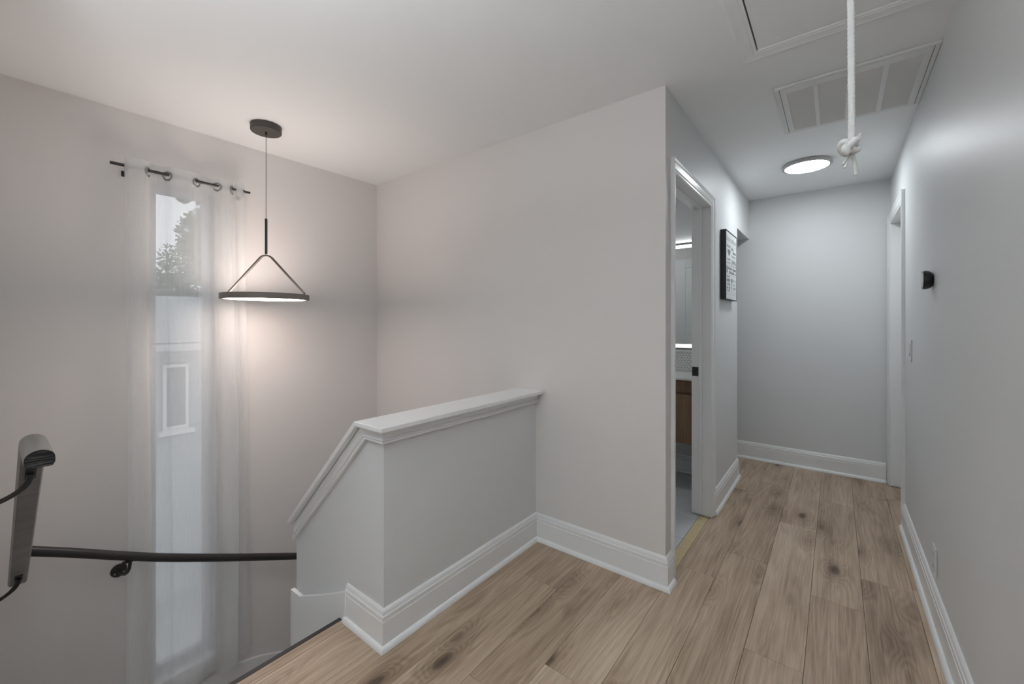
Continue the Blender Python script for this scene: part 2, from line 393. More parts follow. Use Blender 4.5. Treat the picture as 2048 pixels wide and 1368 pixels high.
# ------------------------------------------------------------------ baseboards
bp = [(0, 0), (.016, 0), (.016, .110), (.0125, .1125), (.0145, .115), (.0145, .130), (.010, .1345), (.012, .1375), (.009, .148), (.004, .155), (0, .155)]
sp = [(.0, 0), (.0305, 0)] + [(.016 + .0145 * math.cos(a), .022 * math.sin(a)) for a in [i * math.pi / 12 for i in range(1, 7)]] + [(0, .022)]
def baseboard(name, path, sh0=0.0, sh1=0.0):
    o = struct(MB().sweep([(x, y, .001) for x, y in path], (0, 0, 1), bp).build(name, 'trim'))
    q = [Vector((x, y, .0005)) for x, y in path]
    q[0] += (q[1] - q[0]).normalized() * sh0; q[-1] += (q[-2] - q[-1]).normalized() * sh1
    MB().sweep(q, (0, 0, 1), sp).build('shoe_molding', 'shoe', o, smooth=True)
baseboard('baseboard_middle', [(XD, 2.100), (XD, YM), (XH, YM), (XH, YH), (-1.664, YH)])
baseboard('baseboard_hall', [(XD, WE), (XD, 2.994)])
baseboard('baseboard_far', [(.318, YF), (-1.9, YF)])
baseboard('baseboard_right', [(XR, YB), (XR, 3.529)])
baseboard('baseboard_rear', [(-1.62, YB), (XR, YB)])
baseboard('baseboard_bathroom', [(XD - TW, BYF), (-2.64, BYF)])

# stair skirts
s = MB()
s.prism([(-1.655, .128), (-1.87, .027), (-2.068, -.060), (-2.165, -.062), (-2.165, -1.25), (-1.70, -.60), (-1.70, -.0305), (-1.6555, .0016)], 'y', YH - .020, YH - .0005)
struct(s.build('trim_stair_skirt', 'trim', bevel=.0015))
s = MB()
pts = [(-.03, -.70), (.45, -.70), (.79, -.887), (.93, -.887), (1.045, -.905), (1.15, -.938), (1.327, -1.015), (1.50, -1.12), (2.025, -1.50)]
s.prism(pts + [(2.025, -2.1), (1.3, -1.65), (.97, -1.35), (.0, -1.0), (-.03, -1.0)], 'x', XW + .0005, XW + .018)
struct(s.build('trim_window_skirt', M['trim'], bevel=.0015))
# stairs
st = root('staircase', (-2.3, .5, LOW), 'winding staircase dropping from the landing below the tall window', 'stairs')
def tread(poly, z):
    MB().prism(poly, 'z', z - .03, z).build('tread', 'bounce_carpet', st)
    MB().prism(poly, 'z', z - .21, z - .0305).build('riser', 'trim', st)
ye = YH - .0215
tread([(-1.7005, -.028), (-1.7005, ye), (-1.93, ye), (-1.93, -.028)], -.20)
tread([(-1.931, -.028), (-1.931, ye), (-2.17, ye), (-2.17, -.028)], -.40)
pv = (-2.17, ye); x1 = XW + .0195
tread([(-2.171, -.028), pv, (-2.62, -.028)], -.62)
tread([(-2.621, -.028), (pv[0] - .001, pv[1]), (x1, .46), (x1, -.028)], -.87)
tread([(x1, .461), (pv[0] - .002, pv[1]), (x1, ye)], -1.06)
for k in range(4):
    tread([(XE - .03, ye + .001 + k * .262), (x1, ye + .001 + k * .262), (x1, ye + (k + 1) * .262), (XE - .03, ye + (k + 1) * .262)], -1.25 - .2 * k)

# ------------------------------------------------------------------ window
WX = XW - .058                                  # inner face of the sash
wd = struct(root('window_1', (XW - .09, (WY0 + WY1) / 2, WZ0)))
fx0, fx1 = WX - .05, WX
MB().box(fx0, fx1, WY0, WY0 + .042, WZ0, WZ1).build('jamb', 'vinyl', wd, bevel=.003)
MB().box(fx0, fx1, WY1 - .042, WY1, WZ0, WZ1).build('jamb', 'vinyl', wd, bevel=.003)
MB().box(fx0, fx1, WY0 + .042, WY1 - .042, WZ1 - .042, WZ1).build('head', 'vinyl', wd, bevel=.003)
MB().box(fx0, fx1, WY0 + .042, WY1 - .042, WZ0, WZ0 + .05).build('bottom_rail', 'vinyl', wd, bevel=.003)
MB().box(fx0 + .020, fx0 + .026, WY0 + .042, WY1 - .042, WZ0 + .05, WZ1 - .042).build('pane', 'glass', wd)
MB().box(WX + .0005, XW + .028, WY0 - .03, WY1 + .03, WZ0 - .024, WZ0 - .0005).box(XW, XW + .014, WY0 - .02, WY1 + .02, WZ0 - .075, WZ0 - .0245).build('sill', 'trim', wd, bevel=.003)

# ------------------------------------------------------------------ door casings and jambs
cp = [(0, 0), (.063, 0), (.063, .018), (.058, .0195), (.050, .017), (.044, .0135), (.036, .0125), (.018, .010), (.012, .0065), (.004, .0065), (0, .004)]
# bathroom door (opening in plane X = XD, faces +X)
d1 = struct(root('door_1', (XD - .05, (DY0 + DY1) / 2, 0)))
MB().sweep([(XD, DY1 + .002, .004), (XD, DY1 + .002, DH + .002), (XD, DY0 - .002, DH + .002), (XD, DY0 - .002, .004)], (1, 0, 0), [(-a, b) for a, b in cp]).build('casing', 'trim', d1)
for y0, y1 in ((DY0 - .017, DY0), (DY1, DY1 + .017)):
    MB().box(XD - TW - .001, XD + .0005, y0, y1, .012, DH).build('jamb', 'trim', d1, bevel=.0015)
MB().box(XD - TW - .001, XD + .0005, DY0 - .017, DY1 + .017, DH, DH + .017).build('jamb', 'trim', d1, bevel=.0015)
MB().box(XD - .070, XD - .048, DY1 - .011, DY1, .014, DH).build('stop', 'trim', d1, bevel=.002)
MB().box(XD - .070, XD - .048, DY0, DY0 + .011, .014, DH).build('stop', 'trim', d1, bevel=.002)
MB().box(XD - .070, XD - .048, DY0 + .011, DY1 - .011, DH - .011, DH).build('stop', 'trim', d1, bevel=.002)
k = MB().box(-.758, -.718, DY1 - .0035, DY1, .925, .985).build('strike_plate', 'black', d1, bevel=.001); k['label'] = 'black strike plate'
MB().box(-.746, -.732, DY1 - .0042, DY1 - .0034, .945, .965).build('latch_hole', 'dark', k)
# leaf standing open into the bathroom, seen in the mirror
LX0, LX1, LY0, LY1 = -1.523, -.768, 2.172, 2.207
lf = MB().box(LX0, LX1, LY0, LY1 - .006, .01, 2.03).build('leaf', 'trim', d1)
for a0, a1, z0, z1 in ((LX0, LX0 + .112, .01, 2.03), (LX1 - .112, LX1, .01, 2.03), (LX0 + .112, LX1 - .112, 1.93, 2.03), (LX0 + .112, LX1 - .112, .98, 1.10), (LX0 + .112, LX1 - .112, .01, .22)):
    MB().box(a0, a1, LY1 - .006, LY1, z0, z1).build('rail', 'trim', lf, bevel=.002)
for z0, z1 in ((.25, .95), (1.13, 1.90)):
    MB().box(LX0 + .145, LX1 - .145, LY1 - .006, LY1 - .001, z0, z1).build('panel', 'trim', lf, bevel=.003)
# right-hand door at the end of the hall (plane X = XR, faces -X)
d2 = struct(root('door_2', (XR + .05, (RY0 + RY1) / 2, 0)))
MB().sweep([(XR, RY0 - .002, .004), (XR, RY0 - .002, RH + .002), (XR, RY1 + .002, RH + .002), (XR, RY1 + .002, .004)], (-1, 0, 0), [(-a, b) for a, b in cp]).build('casing', 'trim', d2)
for y0, y1 in ((RY0 - .017, RY0), (RY1, RY1 + .017)):
    MB().box(XR - .0005, XR + TW, y0, y1, .012, RH).build('jamb', 'trim', d2, bevel=.0015)
MB().box(XR - .0005, XR + TW, RY0 - .017, RY1 + .017, RH, RH + .017).build('jamb', 'trim', d2, bevel=.0015)
lf = MB().box(XR + .078, XR + .113, RY0 + .003, RY1 - .003, .01, RH - .003).build('leaf', 'trim', d2)
for z0, z1 in ((.25, .95), (1.13, 1.90)):
    MB().box(XR + .073, XR + .0775, RY0 + .12, RY1 - .12, z0, z1).build('panel', 'trim', lf, bevel=.003)

# ------------------------------------------------------------------ attic hatch with pull rope, return air grille, flush lights
ht = root('attic_hatch', ((HX0 + HX1) / 2, (HY0 + HY1) / 2, H), 'white attic hatch panel with mitred trim set in the ceiling', 'attic hatch')
MB().box(HX0 + .0055, HX1 - .001, HY0 + .002, HY1 - .0022, H + .002, H + .014).build('panel', 'ceil', ht)
hp = [(0, 0), (.060, 0), (.059, .005), (.054, .0065), (.046, .005), (.030, .004), (.016, .0038), (.010, .002), (0, .002)]
MB().sweep([(HX0, HY0 - .06, H), (HX0, HY1, H), (HX1 + .027, HY1, H)], (0, 0, -1), [(-a, b) for a, b in hp]).build('trim_board', 'ceil', ht)
MB().box(HX1, XR - .0005, HY0 - .06, HY1, H - .005, H - .0005).build('trim_board', 'ceil', ht)
MB().box(HX0, HX1, HY0 - .06, HY0, H - .005, H - .0005).build('trim_board', 'ceil', ht)
MB().box(HX0 - .02, HX1 + .02, HY0 - .02, HY1 + .02, H + .1005, H + .12).build('backing', 'dark', ht)
for yy in (1.968, 1.70):
    MB().lathe([(0, -.0012), (.007, -.0012), (.009, .0015)], (-.183, yy, H + .001), seg=16).build('screw', 'ceil', ht, smooth=True)

RX, RYp = .020, .920                           # pull rope
rp = root('pull_rope', (RX, RYp, 1.52), 'white braided cotton pull rope with knotted end hanging from the attic hatch', 'rope')
rz0, rz1, rr = 1.597, H - .001, .0052
b = MB(); vs_ = []; fs = []; SEG, ROW = 12, 260
for i in range(ROW + 1):
    z = rz1 + (rz0 - rz1) * i / ROW; sway = .0015 * math.sin(z * 5)
    for k in range(SEG):
        a = 2 * math.pi * k / SEG; ph = z * 2 * math.pi / .016
        r = rr * (1 + .30 * math.sin(2 * a + ph) * math.sin(2 * a - ph))
        vs_.append((RX + sway + r * math.cos(a), RYp + r * math.sin(a), z))
for i in range(ROW):
    for k in range(SEG): fs.append((i * SEG + k, i * SEG + (k + 1) % SEG, (i + 1) * SEG + (k + 1) % SEG, (i + 1) * SEG + k))
b.add(vs_, fs).build('cord', 'rope', rp, smooth=True, angle=80)
cv = Vector((math.cos(math.radians(38)), math.sin(math.radians(38)), 0))   # the knot's loop lies roughly in this vertical plane
dv = Vector((-cv.y, cv.x, 0))
K = Vector((RX, RYp, 1.592))
def kp(a, z, d=0): return K + cv * a + dv * d + Vector((0, 0, z))
pts = []
for i in range(61):
    u = i / 60 * 4 * math.pi
    rad = .0085 + .0035 * math.cos(1.5 * u)
    pts.append(kp(rad * math.cos(u) - .002, .0085 * math.sin(1.5 * u) - .004, rad * math.sin(u)))
MB().tube(pts, .0056, 10).build('knot', 'rope', rp, smooth=True, angle=80)
MB().tube([kp(-.004, -.006), kp(-.012, -.008, -.006), kp(-.0155, -.014, -.009), kp(-.010, -.018, -.009)], [.0062, .0075, .0068, .005], 10).build('knot', 'rope', rp, smooth=True, angle=80)
MB().tube([kp(.002, 0), kp(.008, .006, -.005), kp(.013, .016, -.006)], [.006, .0048, .0028], 10).build('rope_end', 'rope', rp, smooth=True, angle=80)
for a1, z1, rr_ in ((.010, -.052, .0030), (-.010, -.040, .0022), (-.0125, -.034, .0018)):
    MB().tube(bez(kp(.004, -.010), kp(.004, -.022), kp(a1 * .8, z1 * .7), kp(a1, z1), 8), rr_, 8).build('rope_end', 'rope', rp, smooth=True, angle=80)

VX0, VX1, VY0, VY1 = -.236, XR - .001, 2.380, 2.985
vt = root('return_air_grille', ((VX0 + VX1) / 2, (VY0 + VY1) / 2, H), 'white return air grille with four louvred bays in the hall ceiling', 'vent')
zc = H - .0005
f = MB(); fw = .017
f.box(VX0, VX1, VY0, VY0 + fw, zc - .010, zc).box(VX0, VX1, VY1 - fw, VY1, zc - .010, zc).box(VX0, VX0 + fw, VY0 + fw, VY1 - fw, zc - .010, zc).box(VX1 - fw, VX1, VY0 + fw, VY1 - fw, zc - .010, zc)
f.build('outer_frame', 'vent', vt, bevel=.002)
MB().box(VX0 + .004, VX1 - .004, VY0 + .004, VY1 - .004, zc - .0016, zc).build('backing', simple('vent_filter_grey', (.80, .80, .80), .9), vt)
g0, g1, q0, q1 = VX0 + fw + .0025, VX1 - fw - .0025, VY0 + fw + .0025, VY1 - fw - .0015
bays = [(-.192, -.086), (-.068, .040), (.058, .168), (.188, .293)]
by0, by1 = 2.448, 2.950
f = MB()
zf0, zf1 = zc - .011, zc - .002
f.box(g0, g1, q0, by0, zf0, zf1).box(g0, g1, by1, q1, zf0, zf1).box(g0, bays[0][0], by0, by1, zf0, zf1).box(bays[3][1], g1, by0, by1, zf0, zf1)
for i in range(3): f.box(bays[i][1], bays[i + 1][0], by0, by1, zf0, zf1)
f.build('door_frame', 'vent', vt, bevel=.001)
NSL = 40
for b0, b1 in bays:
    f = MB(); pit = (by1 - by0) / NSL
    for i in range(NSL):
        y = by0 + (i + .5) * pit
        f.prism([(y + .0058, zf0 + .001), (y + .0048, zf0 + .001), (y - .0058, zf1 - .0005), (y - .0048, zf1 - .0005)], 'x', b0, b1)
    tag(f.build('louvers', 'vent', vt), kind='stuff')

def flush_light(x, y, label, lm='lamp'):
    r_ = root('ceiling_light', (x, y, H), label, 'ceiling light')
    R = .150
    MB().lathe([(0, -.001), (R - .006, -.001), (R, -.004), (R, -.020), (R - .004, -.024), (R - .017, -.0255), (R - .019, -.021), (R - .019, -.012), (0, -.012)], (x, y, H), seg=64).build('trim_ring', 'nickel', r_, smooth=True)
    MB().lathe([(0, -.0255), (R * .4, -.0253), (R * .7, -.0248), (R - .0195, -.0235), (R - .0195, -.0125), (0, -.0125)], (x, y, H), seg=64).build('diffuser', lm, r_, smooth=True)
flush_light(-.165, 3.66, 'round flush ceiling light glowing white near the far wall of the hall')

# ------------------------------------------------------------------ pendant lamp over the stairwell
def pendant(PX, PY, PZ, label, mdown, mup):
    pl = root('pendant_lamp', (PX, PY, PZ), label, 'pendant lamp')
    MB().lathe([(0, 0), (.080, 0), (.080, -.034), (.0775, -.0375), (0, -.0375)], (PX, PY, H - .0005), seg=64).build('canopy', 'bronze', pl, smooth=True)
    MB().lathe([(0, 0), (.006, 0), (.006, -.012), (.003, -.016), (0, -.016)], (PX, PY, H - .038), seg=16).build('cord_grip', 'black', pl, smooth=True)
    MB().tube([(PX, PY, H - .05), (PX, PY, min(PZ + .455, H - .055))], .0016, 8).build('wire', 'black', pl, smooth=True)
    MB().tube([(PX, PY, min(PZ + .456, H - .054)), (PX, PY, PZ + .25)], .0068, 16).build('stem', 'black', pl, smooth=True)
    PR = .226
    av = Vector((math.cos(math.radians(41)), math.sin(math.radians(41)), 0))
    nv = Vector((-av.y, av.x, 0))
    C0 = Vector((PX, PY, 0)); zt = PZ + .254
    pts = [C0 - av * (PR - .008) + Vector((0, 0, PZ + .020))]
    pts += bez(C0 - av * .040 + Vector((0, 0, zt - .034)), C0 - av * .018 + Vector((0, 0, zt - .004)), C0 + av * .018 + Vector((0, 0, zt - .004)), C0 + av * .040 + Vector((0, 0, zt - .034)), 12)
    pts += [C0 + av * (PR - .008) + Vector((0, 0, PZ + .020))]
    w_, th = .0085, .0040
    MB().sweep(pts, nv, [(-th, -w_), (th, -w_), (th, w_), (-th, w_)]).build('yoke', 'bronze', pl, smooth=True)
    MB().lathe([(PR, -.014), (PR, .014), (PR - .002, .016), (PR - .014, .016), (PR - .016, .014), (PR - .016, -.014), (PR - .014, -.016), (PR - .002, -.016)], (PX, PY, PZ), seg=96, closed=True).build('ring', 'ring', pl, smooth=True)
    MB().lathe([(0, -.013), (PR - .0165, -.013)], (PX, PY, PZ), seg=96).build('lower_diffuser', mdown, pl)
    MB().lathe([(0, .010), (PR - .0165, .010)], (PX, PY, PZ), seg=96).build('upper_diffuser', mup, pl)
pendant(-2.610, 1.012, 1.430, 'dark ring pendant lamp with glowing disc hanging from a thin wire over the stairwell', 'pdown', 'pup')
pendant(-.70, -.36, 1.80, 'added dark ring lamp out of view over the landing as fill light', 'lfill_down', 'lfill_up')  # extra lamp out of view, put in to even out the light

# ------------------------------------------------------------------ curtain and rod
RZ, RXc = 2.108, -2.940
cr_ = root('curtain_rod', (RXc, .72, RZ), 'thin black curtain rod with wall brackets above the tall window', 'curtain rod')
MB().tube([(RXc, .399, RZ), (RXc, .80, RZ)], .0080, 16).build('rod', 'black', cr_, smooth=True)
MB().tube([(RXc, .80, RZ), (RXc, 1.045, RZ)], .0068, 16).build('rod', 'black', cr_, smooth=True)
for yb in (.462, 1.004):
    br = MB().tube([(XW + .004, yb, RZ - .022), (RXc + .004, yb, RZ - .022)], .0045, 8).build('bracket', 'black', cr_, smooth=True)
    MB().torus((RXc, yb, RZ), (0, 1, 0), .0105, .0038, 20, 8, 2.2).build('collar', 'black', br, smooth=True)
    MB().box(XW + .0005, XW + .005, yb - .008, yb + .008, RZ - .040, RZ - .010).build('plate', 'black', br, bevel=.001)
    MB().box(RXc - .004, RXc + .004, yb - .008, yb + .008, RZ - .030, RZ - .009).build('hook', 'black', br, bevel=.001)

cu = root('sheer_curtain', (RXc, .75, -.83), 'long white sheer grommet curtain hanging over the tall narrow window', 'curtain')
ZT, ZB = 2.152, -.832
# plan of the folds at the rod: (Y, X offset): + in front of the rod, - behind
top_plan = [(.452, .020), (.475, .030), (.515, .030), (.540, .018), (.550, 0), (.558, -.022), (.590, -.030), (.618, -.018), (.632, 0), (.650, .020), (.700, .032), (.742, .022), (.764, 0), (.785, -.018), (.818, -.028), (.850, -.016), (.867, 0), (.884, .020), (.915, .028), (.937, .014), (.945, 0), (.952, -.014), (.962, -.004), (.970, .014), (.990, .024), (1.010, .016)]
top_plan = [(y_, x_ * .62) for y_, x_ in top_plan]
bot_plan = [(.462, .015), (.480, .034), (.525, .036), (.556, .018), (.548, -.010), (.572, -.024), (.610, -.020), (.640, .004), (.655, .020), (.700, .026), (.752, .014), (.790, -.006), (.806, -.020), (.838, -.024), (.866, -.012), (.872, .012), (.890, .030), (.930, .034), (.965, .024), (.981, .004), (.972, -.020), (.984, -.030), (1.010, -.028), (1.026, -.022), (1.040, -.022), (1.050, -.024)]
def cr_interp(P, u):
    n = len(P) - 1; x = u * n; i = min(int(x), n - 1); f_ = x - i
    g = lambda j: P[max(0, min(n, j))]
    r = []
    for k in (0, 1):
        p0, p1, p2, p3 = g(i - 1)[k], g(i)[k], g(i + 1)[k], g(i + 2)[k]
        r.append(.5 * ((2 * p1) + (-p0 + p2) * f_ + (2 * p0 - 5 * p1 + 4 * p2 - p3) * f_ ** 2 + (-p0 + 3 * p1 - 3 * p2 + p3) * f_ ** 3))
    return r
def cloth_pt(u, z):
    a = min(1, max(0, (ZT - z) / (ZT - ZB))); s_ = min(1, a * 1.6); s_ = s_ * s_ * (3 - 2 * s_)
    t0 = cr_interp(top_plan, u); b0 = cr_interp(bot_plan, u)
    y = t0[0] * (1 - s_) + b0[0] * s_; x = t0[1] * (1 - s_) + b0[1] * s_
    x += .004 * math.sin(23 * u + 3.1 * z) * s_; y += .004 * math.sin(2.3 * z + 9 * u) * s_
    return (RXc + x, y, z)
holes = [i / 25 for i in (4, 8, 12, 16, 20)]
NU, NV = 240, 90
zs = [ZT - (ZT - ZB) * j / NV for j in range(NV + 1)]
def cloth(z_list, d=0.0):
    b_ = MB(); vs2 = []; fs2 = []
    for z in z_list:
        for i in range(NU + 1):
            x, y, zz = cloth_pt(i / NU, z)
            zz += .006 * math.sin(19 * i / NU + 1) * (1 if z < ZB + .001 else 0)
            vs2.append((x + d, y, zz))
    for j in range(len(z_list) - 1):
        for i in range(NU):
            zc_ = (z_list[j] + z_list[j + 1]) / 2
            # grommet holes
            if any(abs(i + .5 - h_ * NU) < 4.0 * math.sqrt(max(0, 1 - ((zc_ - RZ) / .020) ** 2)) for h_ in holes if abs(zc_ - RZ) < .020): continue
            fs2.append((j * (NU + 1) + i, j * (NU + 1) + i + 1, (j + 1) * (NU + 1) + i + 1, (j + 1) * (NU + 1) + i))
    return b_.add(vs2, fs2)
ztop = [ZT - .1 * j / 26 for j in range(27)]
cloth(ztop + [z for z in zs if z < ZT - .105] ).build('panel', 'sheer', cu, smooth=True, angle=180)
cloth([ZT - .084 * j / 22 for j in range(23)], .0015).build('header_band', 'header', cu, smooth=True, angle=180)
for h_ in holes:
    p0, p1 = Vector(cloth_pt(h_ - .02, RZ)), Vector(cloth_pt(h_ + .02, RZ)); tn = (p1 - p0).normalized(); c0 = Vector(cloth_pt(h_, RZ))
    n_ = tn.cross(Vector((0, 0, 1)))
    MB().torus(c0 - Vector((0, 0, .008)), n_, .0225, .0052, 32, 8, .7).build('grommet', 'grommet', cu, smooth=True, angle=180)
cloth([ZB + .035, ZB + .018, ZB + .001], .0015).build('hem', 'header', cu, smooth=True, angle=180)

# ------------------------------------------------------------------ handrails
hr = root('wall_handrail', (-2.95, .7, -.35), 'round black handrail running down the wall across the curtain', 'handrail')
rail_pts = [(-2.94, .128, .222), (-2.94, .276, .148), (-2.94, .439, .062), (-2.94, .623, -.030), (-2.94, .911, -.160), (-2.94, 1.20, -.283), (-2.94, 1.60, -.452)]
# smooth through the points
sm = []
for i in range(len(rail_pts) - 1):
    g = lambda j: Vector(rail_pts[max(0, min(len(rail_pts) - 1, j))])
    for k_ in range(8):
        f_ = k_ / 8; p0, p1, p2, p3 = g(i - 1), g(i), g(i + 1), g(i + 2)
        sm.append(.5 * ((2 * p1) + (p2 - p0) * f_ + (2 * p0 - 5 * p1 + 4 * p2 - p3) * f_ ** 2 + (3 * p1 - p0 - 3 * p2 + p3) * f_ ** 3))
sm.append(Vector(rail_pts[-1]))
RSH = Vector((.045, 0, 0))     # rail stands clear of the cloth
sm = [p * 1.0 for p in sm]
HRX = -2.868
sm = [Vector((HRX, p.y * HRX / -2.95, CAM_H + (p.z - CAM_H) * HRX / -2.95)) for p in sm]
MB().tube(sm, .0212, 20).build('rail', 'black', hr, smooth=True)
for yy, zz in ((.445, -.043), (1.45, -.50)):
    br = MB().lathe([(0, 0), (.034, 0), (.034, .004), (.028, .008), (0, .008)], (XW + .0005, yy, zz), axis='x', seg=28).build('bracket', 'black', hr, smooth=True)
    yt = yy + .02; zr = min(((abs(p.y - yt), p.z) for p in sm))[1]
    MB().tube(bez((XW + .006, yy, zz), (XW + .07, yy, zz - .005), (HRX, yt, zz + .01), (HRX, yt, zr - .018), 10), .0075, 10).build('arm', 'black', br, smooth=True)
    MB().box(HRX - .012, HRX + .012, yt - .03, yt + .03, zr - .026, zr - .019).build('saddle', 'black', br, bevel=.001)
    for dy in (-.018, .018): MB().lathe([(0, .0082), (.004, .0082), (.004, .0105), (0, .0105)], (XW, yy + dy, zz - .012), axis='x', seg=10).build('screw', 'nickel', br)

lr = root('wood_handrail', (-2.0, .092, .1), 'dark stained wooden handrail with cut end descending from the landing', 'handrail')
LYC = .094
HW, HT = .029, .048
loaf = [(-.024, -.5 * HT), (.024, -.5 * HT), (HW, -.30 * HT)] + [(HW * math.cos(a), -.02 * HT + .52 * HT * math.sin(a)) for a in [i * math.pi / 12 for i in range(0, 13)]] + [(-HW, -.30 * HT)]
P0, P1, P2 = Vector((-1.716, LYC, .912)), Vector((-1.97, LYC, .912)), Vector((-2.93, LYC, .115))
# profile in sweep space: nrm = +Y, a = Y x t
MB().sweep([P0, P1, P2], (0, 1, 0), [(b_, a_) for a_, b_ in loaf]).build('rail', 'oakrail', lr, smooth=True, angle=40)
MB().prism([(LYC + a_ * .99, .912 + b_ * .99) for a_, b_ in loaf], 'x', -1.7155, -1.7145).build('end_face', 'endgrain', lr)
dirv = (P2 - P1).normalized(); dn = Vector((dirv.z, 0, -dirv.x)); dn = dn if dn.z < 0 else -dn
for f_ in (.13, .93):
    q = P1 + (P2 - P1) * f_ + dn * (HT / 2)
    br = MB().sweep([q - dirv * .035, q + dirv * .035], dn, [(-.012, 0), (.012, 0), (.012, .004), (-.012, .004)]).build('bracket', 'black', lr)
    qs = q + dn * .004
    MB().tube(bez(qs, qs + Vector((0, 0, -.05)), Vector((q.x + .01, .03, q.z - .075)), Vector((q.x + .01, -.026, q.z - .085)), 10), [.009] * 4 + [.0075] * 7, 10).build('arm', 'black', br, smooth=True)
    MB().lathe([(0, 0), (.03, 0), (.028, .005), (0, .006)], (q.x + .01, -.0295, q.z - .085), axis='y', seg=24).build('rosette', 'black', br, smooth=True)

# ------------------------------------------------------------------ framed sign
SY0, SY1, SZ0, SZ1 = 3.222, 3.628, 1.446, 1.942
sg = root('wall_sign', (XD, (SY0 + SY1) / 2, SZ0), 'black framed white bathroom rules sign hung beside the bathroom door', 'sign')
xf = XD + .038
f = MB(); ft = .006
f.box(XD + .0005, xf, SY0, SY0 + ft, SZ0, SZ1).box(XD + .0005, xf, SY1 - ft, SY1, SZ0, SZ1).box(XD + .0005, xf, SY0 + ft, SY1 - ft, SZ0, SZ0 + ft).box(XD + .0005, xf, SY0 + ft, SY1 - ft, SZ1 - ft, SZ1)
f.build('frame', 'frame', sg, bevel=.001)
xp = xf - .003
MB().box(XD + .001, xp, SY0 + ft, SY1 - ft, SZ0 + ft, SZ1 - ft).build('board', 'paper', sg)
W_, H_ = SY1 - SY0, SZ1 - SZ0
def sgp(u, v): return SY0 + u * W_, SZ1 - v * H_          # u to the right, v down
def mark(u0, u1, v0, v1, mat='ink', name='print'):
    y0, z0 = sgp(u0, v0); y1, z1 = sgp(u1, v1)
    MB().box(xp, xp + .0006, y0, y1, z1, z0).build(name, mat, sg)
for v, u0, u1 in ((.185, .08, .94), (.385, .52, .94), (.50, .08, .94), (.63, .08, .94), (.88, .08, .94), (.915, .08, .94)):
    mark(u0, u1, v, v + .004, 'inkl', 'rule_line')
def words(u0, u1, v0, v1, n, mat):
    b_ = MB(); rnd = random.Random(int(u0 * 1000 + v0 * 7777)); u = u0
    du = (u1 - u0) / n
    for i in range(n):
        if rnd.random() < .12: continue
        ua, ub = u0 + du * (i + .12), u0 + du * (i + .84)
        k_ = rnd.randint(0, 3); t_ = (ub - ua) * .30; hv = (v1 - v0) * .2
        segs = [(ua, ua + t_, v0, v1)]
        if k_ in (0, 1): segs.append((ub - t_, ub, v0, v1))
        if k_ in (0, 2): segs.append((ua, ub, v0, v0 + hv))
        if k_ in (1, 2, 3): segs.append((ua, ub, (v0 + v1) / 2 - hv / 2, (v0 + v1) / 2 + hv / 2))
        if k_ == 3: segs.append((ua, ub, v1 - hv, v1))
        for s0, s1, r0, r1 in segs:
            y0, z0 = sgp(s0, r0); y1, z1 = sgp(s1, r1); b_.box(xp, xp + .0006, y0, y1, z1, z0)
    if b_.v: tag(b_.build('print', mat, sg), kind='stuff')
for (u0, u1, v0, v1, n, mt) in [(.10, .40, .205, .235, 11, 'inkl'), (.50, .72, .215, .25, 5, 'ink'), (.60, .92, .265, .295, 8, 'ink'), (.50, .90, .325, .35, 10, 'inkl'), (.12, .42, .395, .42, 9, 'inkl'), (.14, .38, .445, .475, 6, 'inkl'),
        (.52, .94, .400, .455, 5, 'ink'), (.62, .93, .47, .488, 8, 'inkl'), (.20, .93, .52, .555, 15, 'ink'), (.20, .93, .575, .61, 14, 'ink'), (.10, .36, .65, .672, 8, 'inkl'), (.09, .40, .69, .735, 6, 'ink'), (.09, .40, .75, .79, 7, 'inkl'),
        (.09, .40, .805, .84, 5, 'ink'), (.09, .40, .853, .868, 9, 'inkl'), (.64, .92, .68, .72, 5, 'inkl'), (.64, .92, .75, .775, 6, 'inkl'), (.64, .92, .80, .84, 4, 'inkl')]:
    words(u0, u1, v0, v1, n, mt)
def poly_mark(pts, mat='ink'):
    q = [sgp(u, v) for u, v in pts]
    MB().prism(q, 'x', xp, xp + .0006).build('emblem', mat, sg)
poly_mark([(.16, .265), (.40, .265), (.40, .30), (.34, .345), (.30, .358), (.25, .345), (.16, .30)])
poly_mark([(.08, .515), (.16, .515), (.16, .61), (.08, .61)])
poly_mark([(.50, .68), (.55, .67), (.60, .70), (.56, .745), (.50, .74), (.47, .71)])
poly_mark([(.525, .74), (.545, .74), (.545, .85), (.525, .85)])
poly_mark([(.51, .462), (.55, .462), (.55, .492), (.51, .492)])
def text(body, u, v, size, mat, shear=0.25):
    cu_ = bpy.data.curves.new('print', 'FONT'); cu_.body = body; cu_.size = size; cu_.shear = shear; cu_.align_x = 'CENTER'; cu_.extrude = .0003; cu_.resolution_u = 3
    ob = bpy.data.objects.new('tmp', cu_); col.objects.link(ob); dg = bpy.context.evaluated_depsgraph_get()
    me = bpy.data.meshes.new_from_object(ob.evaluated_get(dg)); bpy.data.objects.remove(ob, do_unlink=True)
    o = bpy.data.objects.new('print', me); col.objects.link(o); me.materials.clear(); me.materials.append(M[mat]); o.parent = sg
    y, z = sgp(u, v)
    # text x -> +Y, text y -> +Z, facing +X
    o.matrix_local = Matrix.Translation(Vector((xp + .0004, y, z)) - Vector(sg.location)) @ Matrix(((0, 0, 1, 0), (1, 0, 0, 0), (0, 1, 0, 0), (0, 0, 0, 1)))
text('Bathroom', .36, .145, .060, 'inkl'); text('Rules', .78, .145, .060, 'inkl')

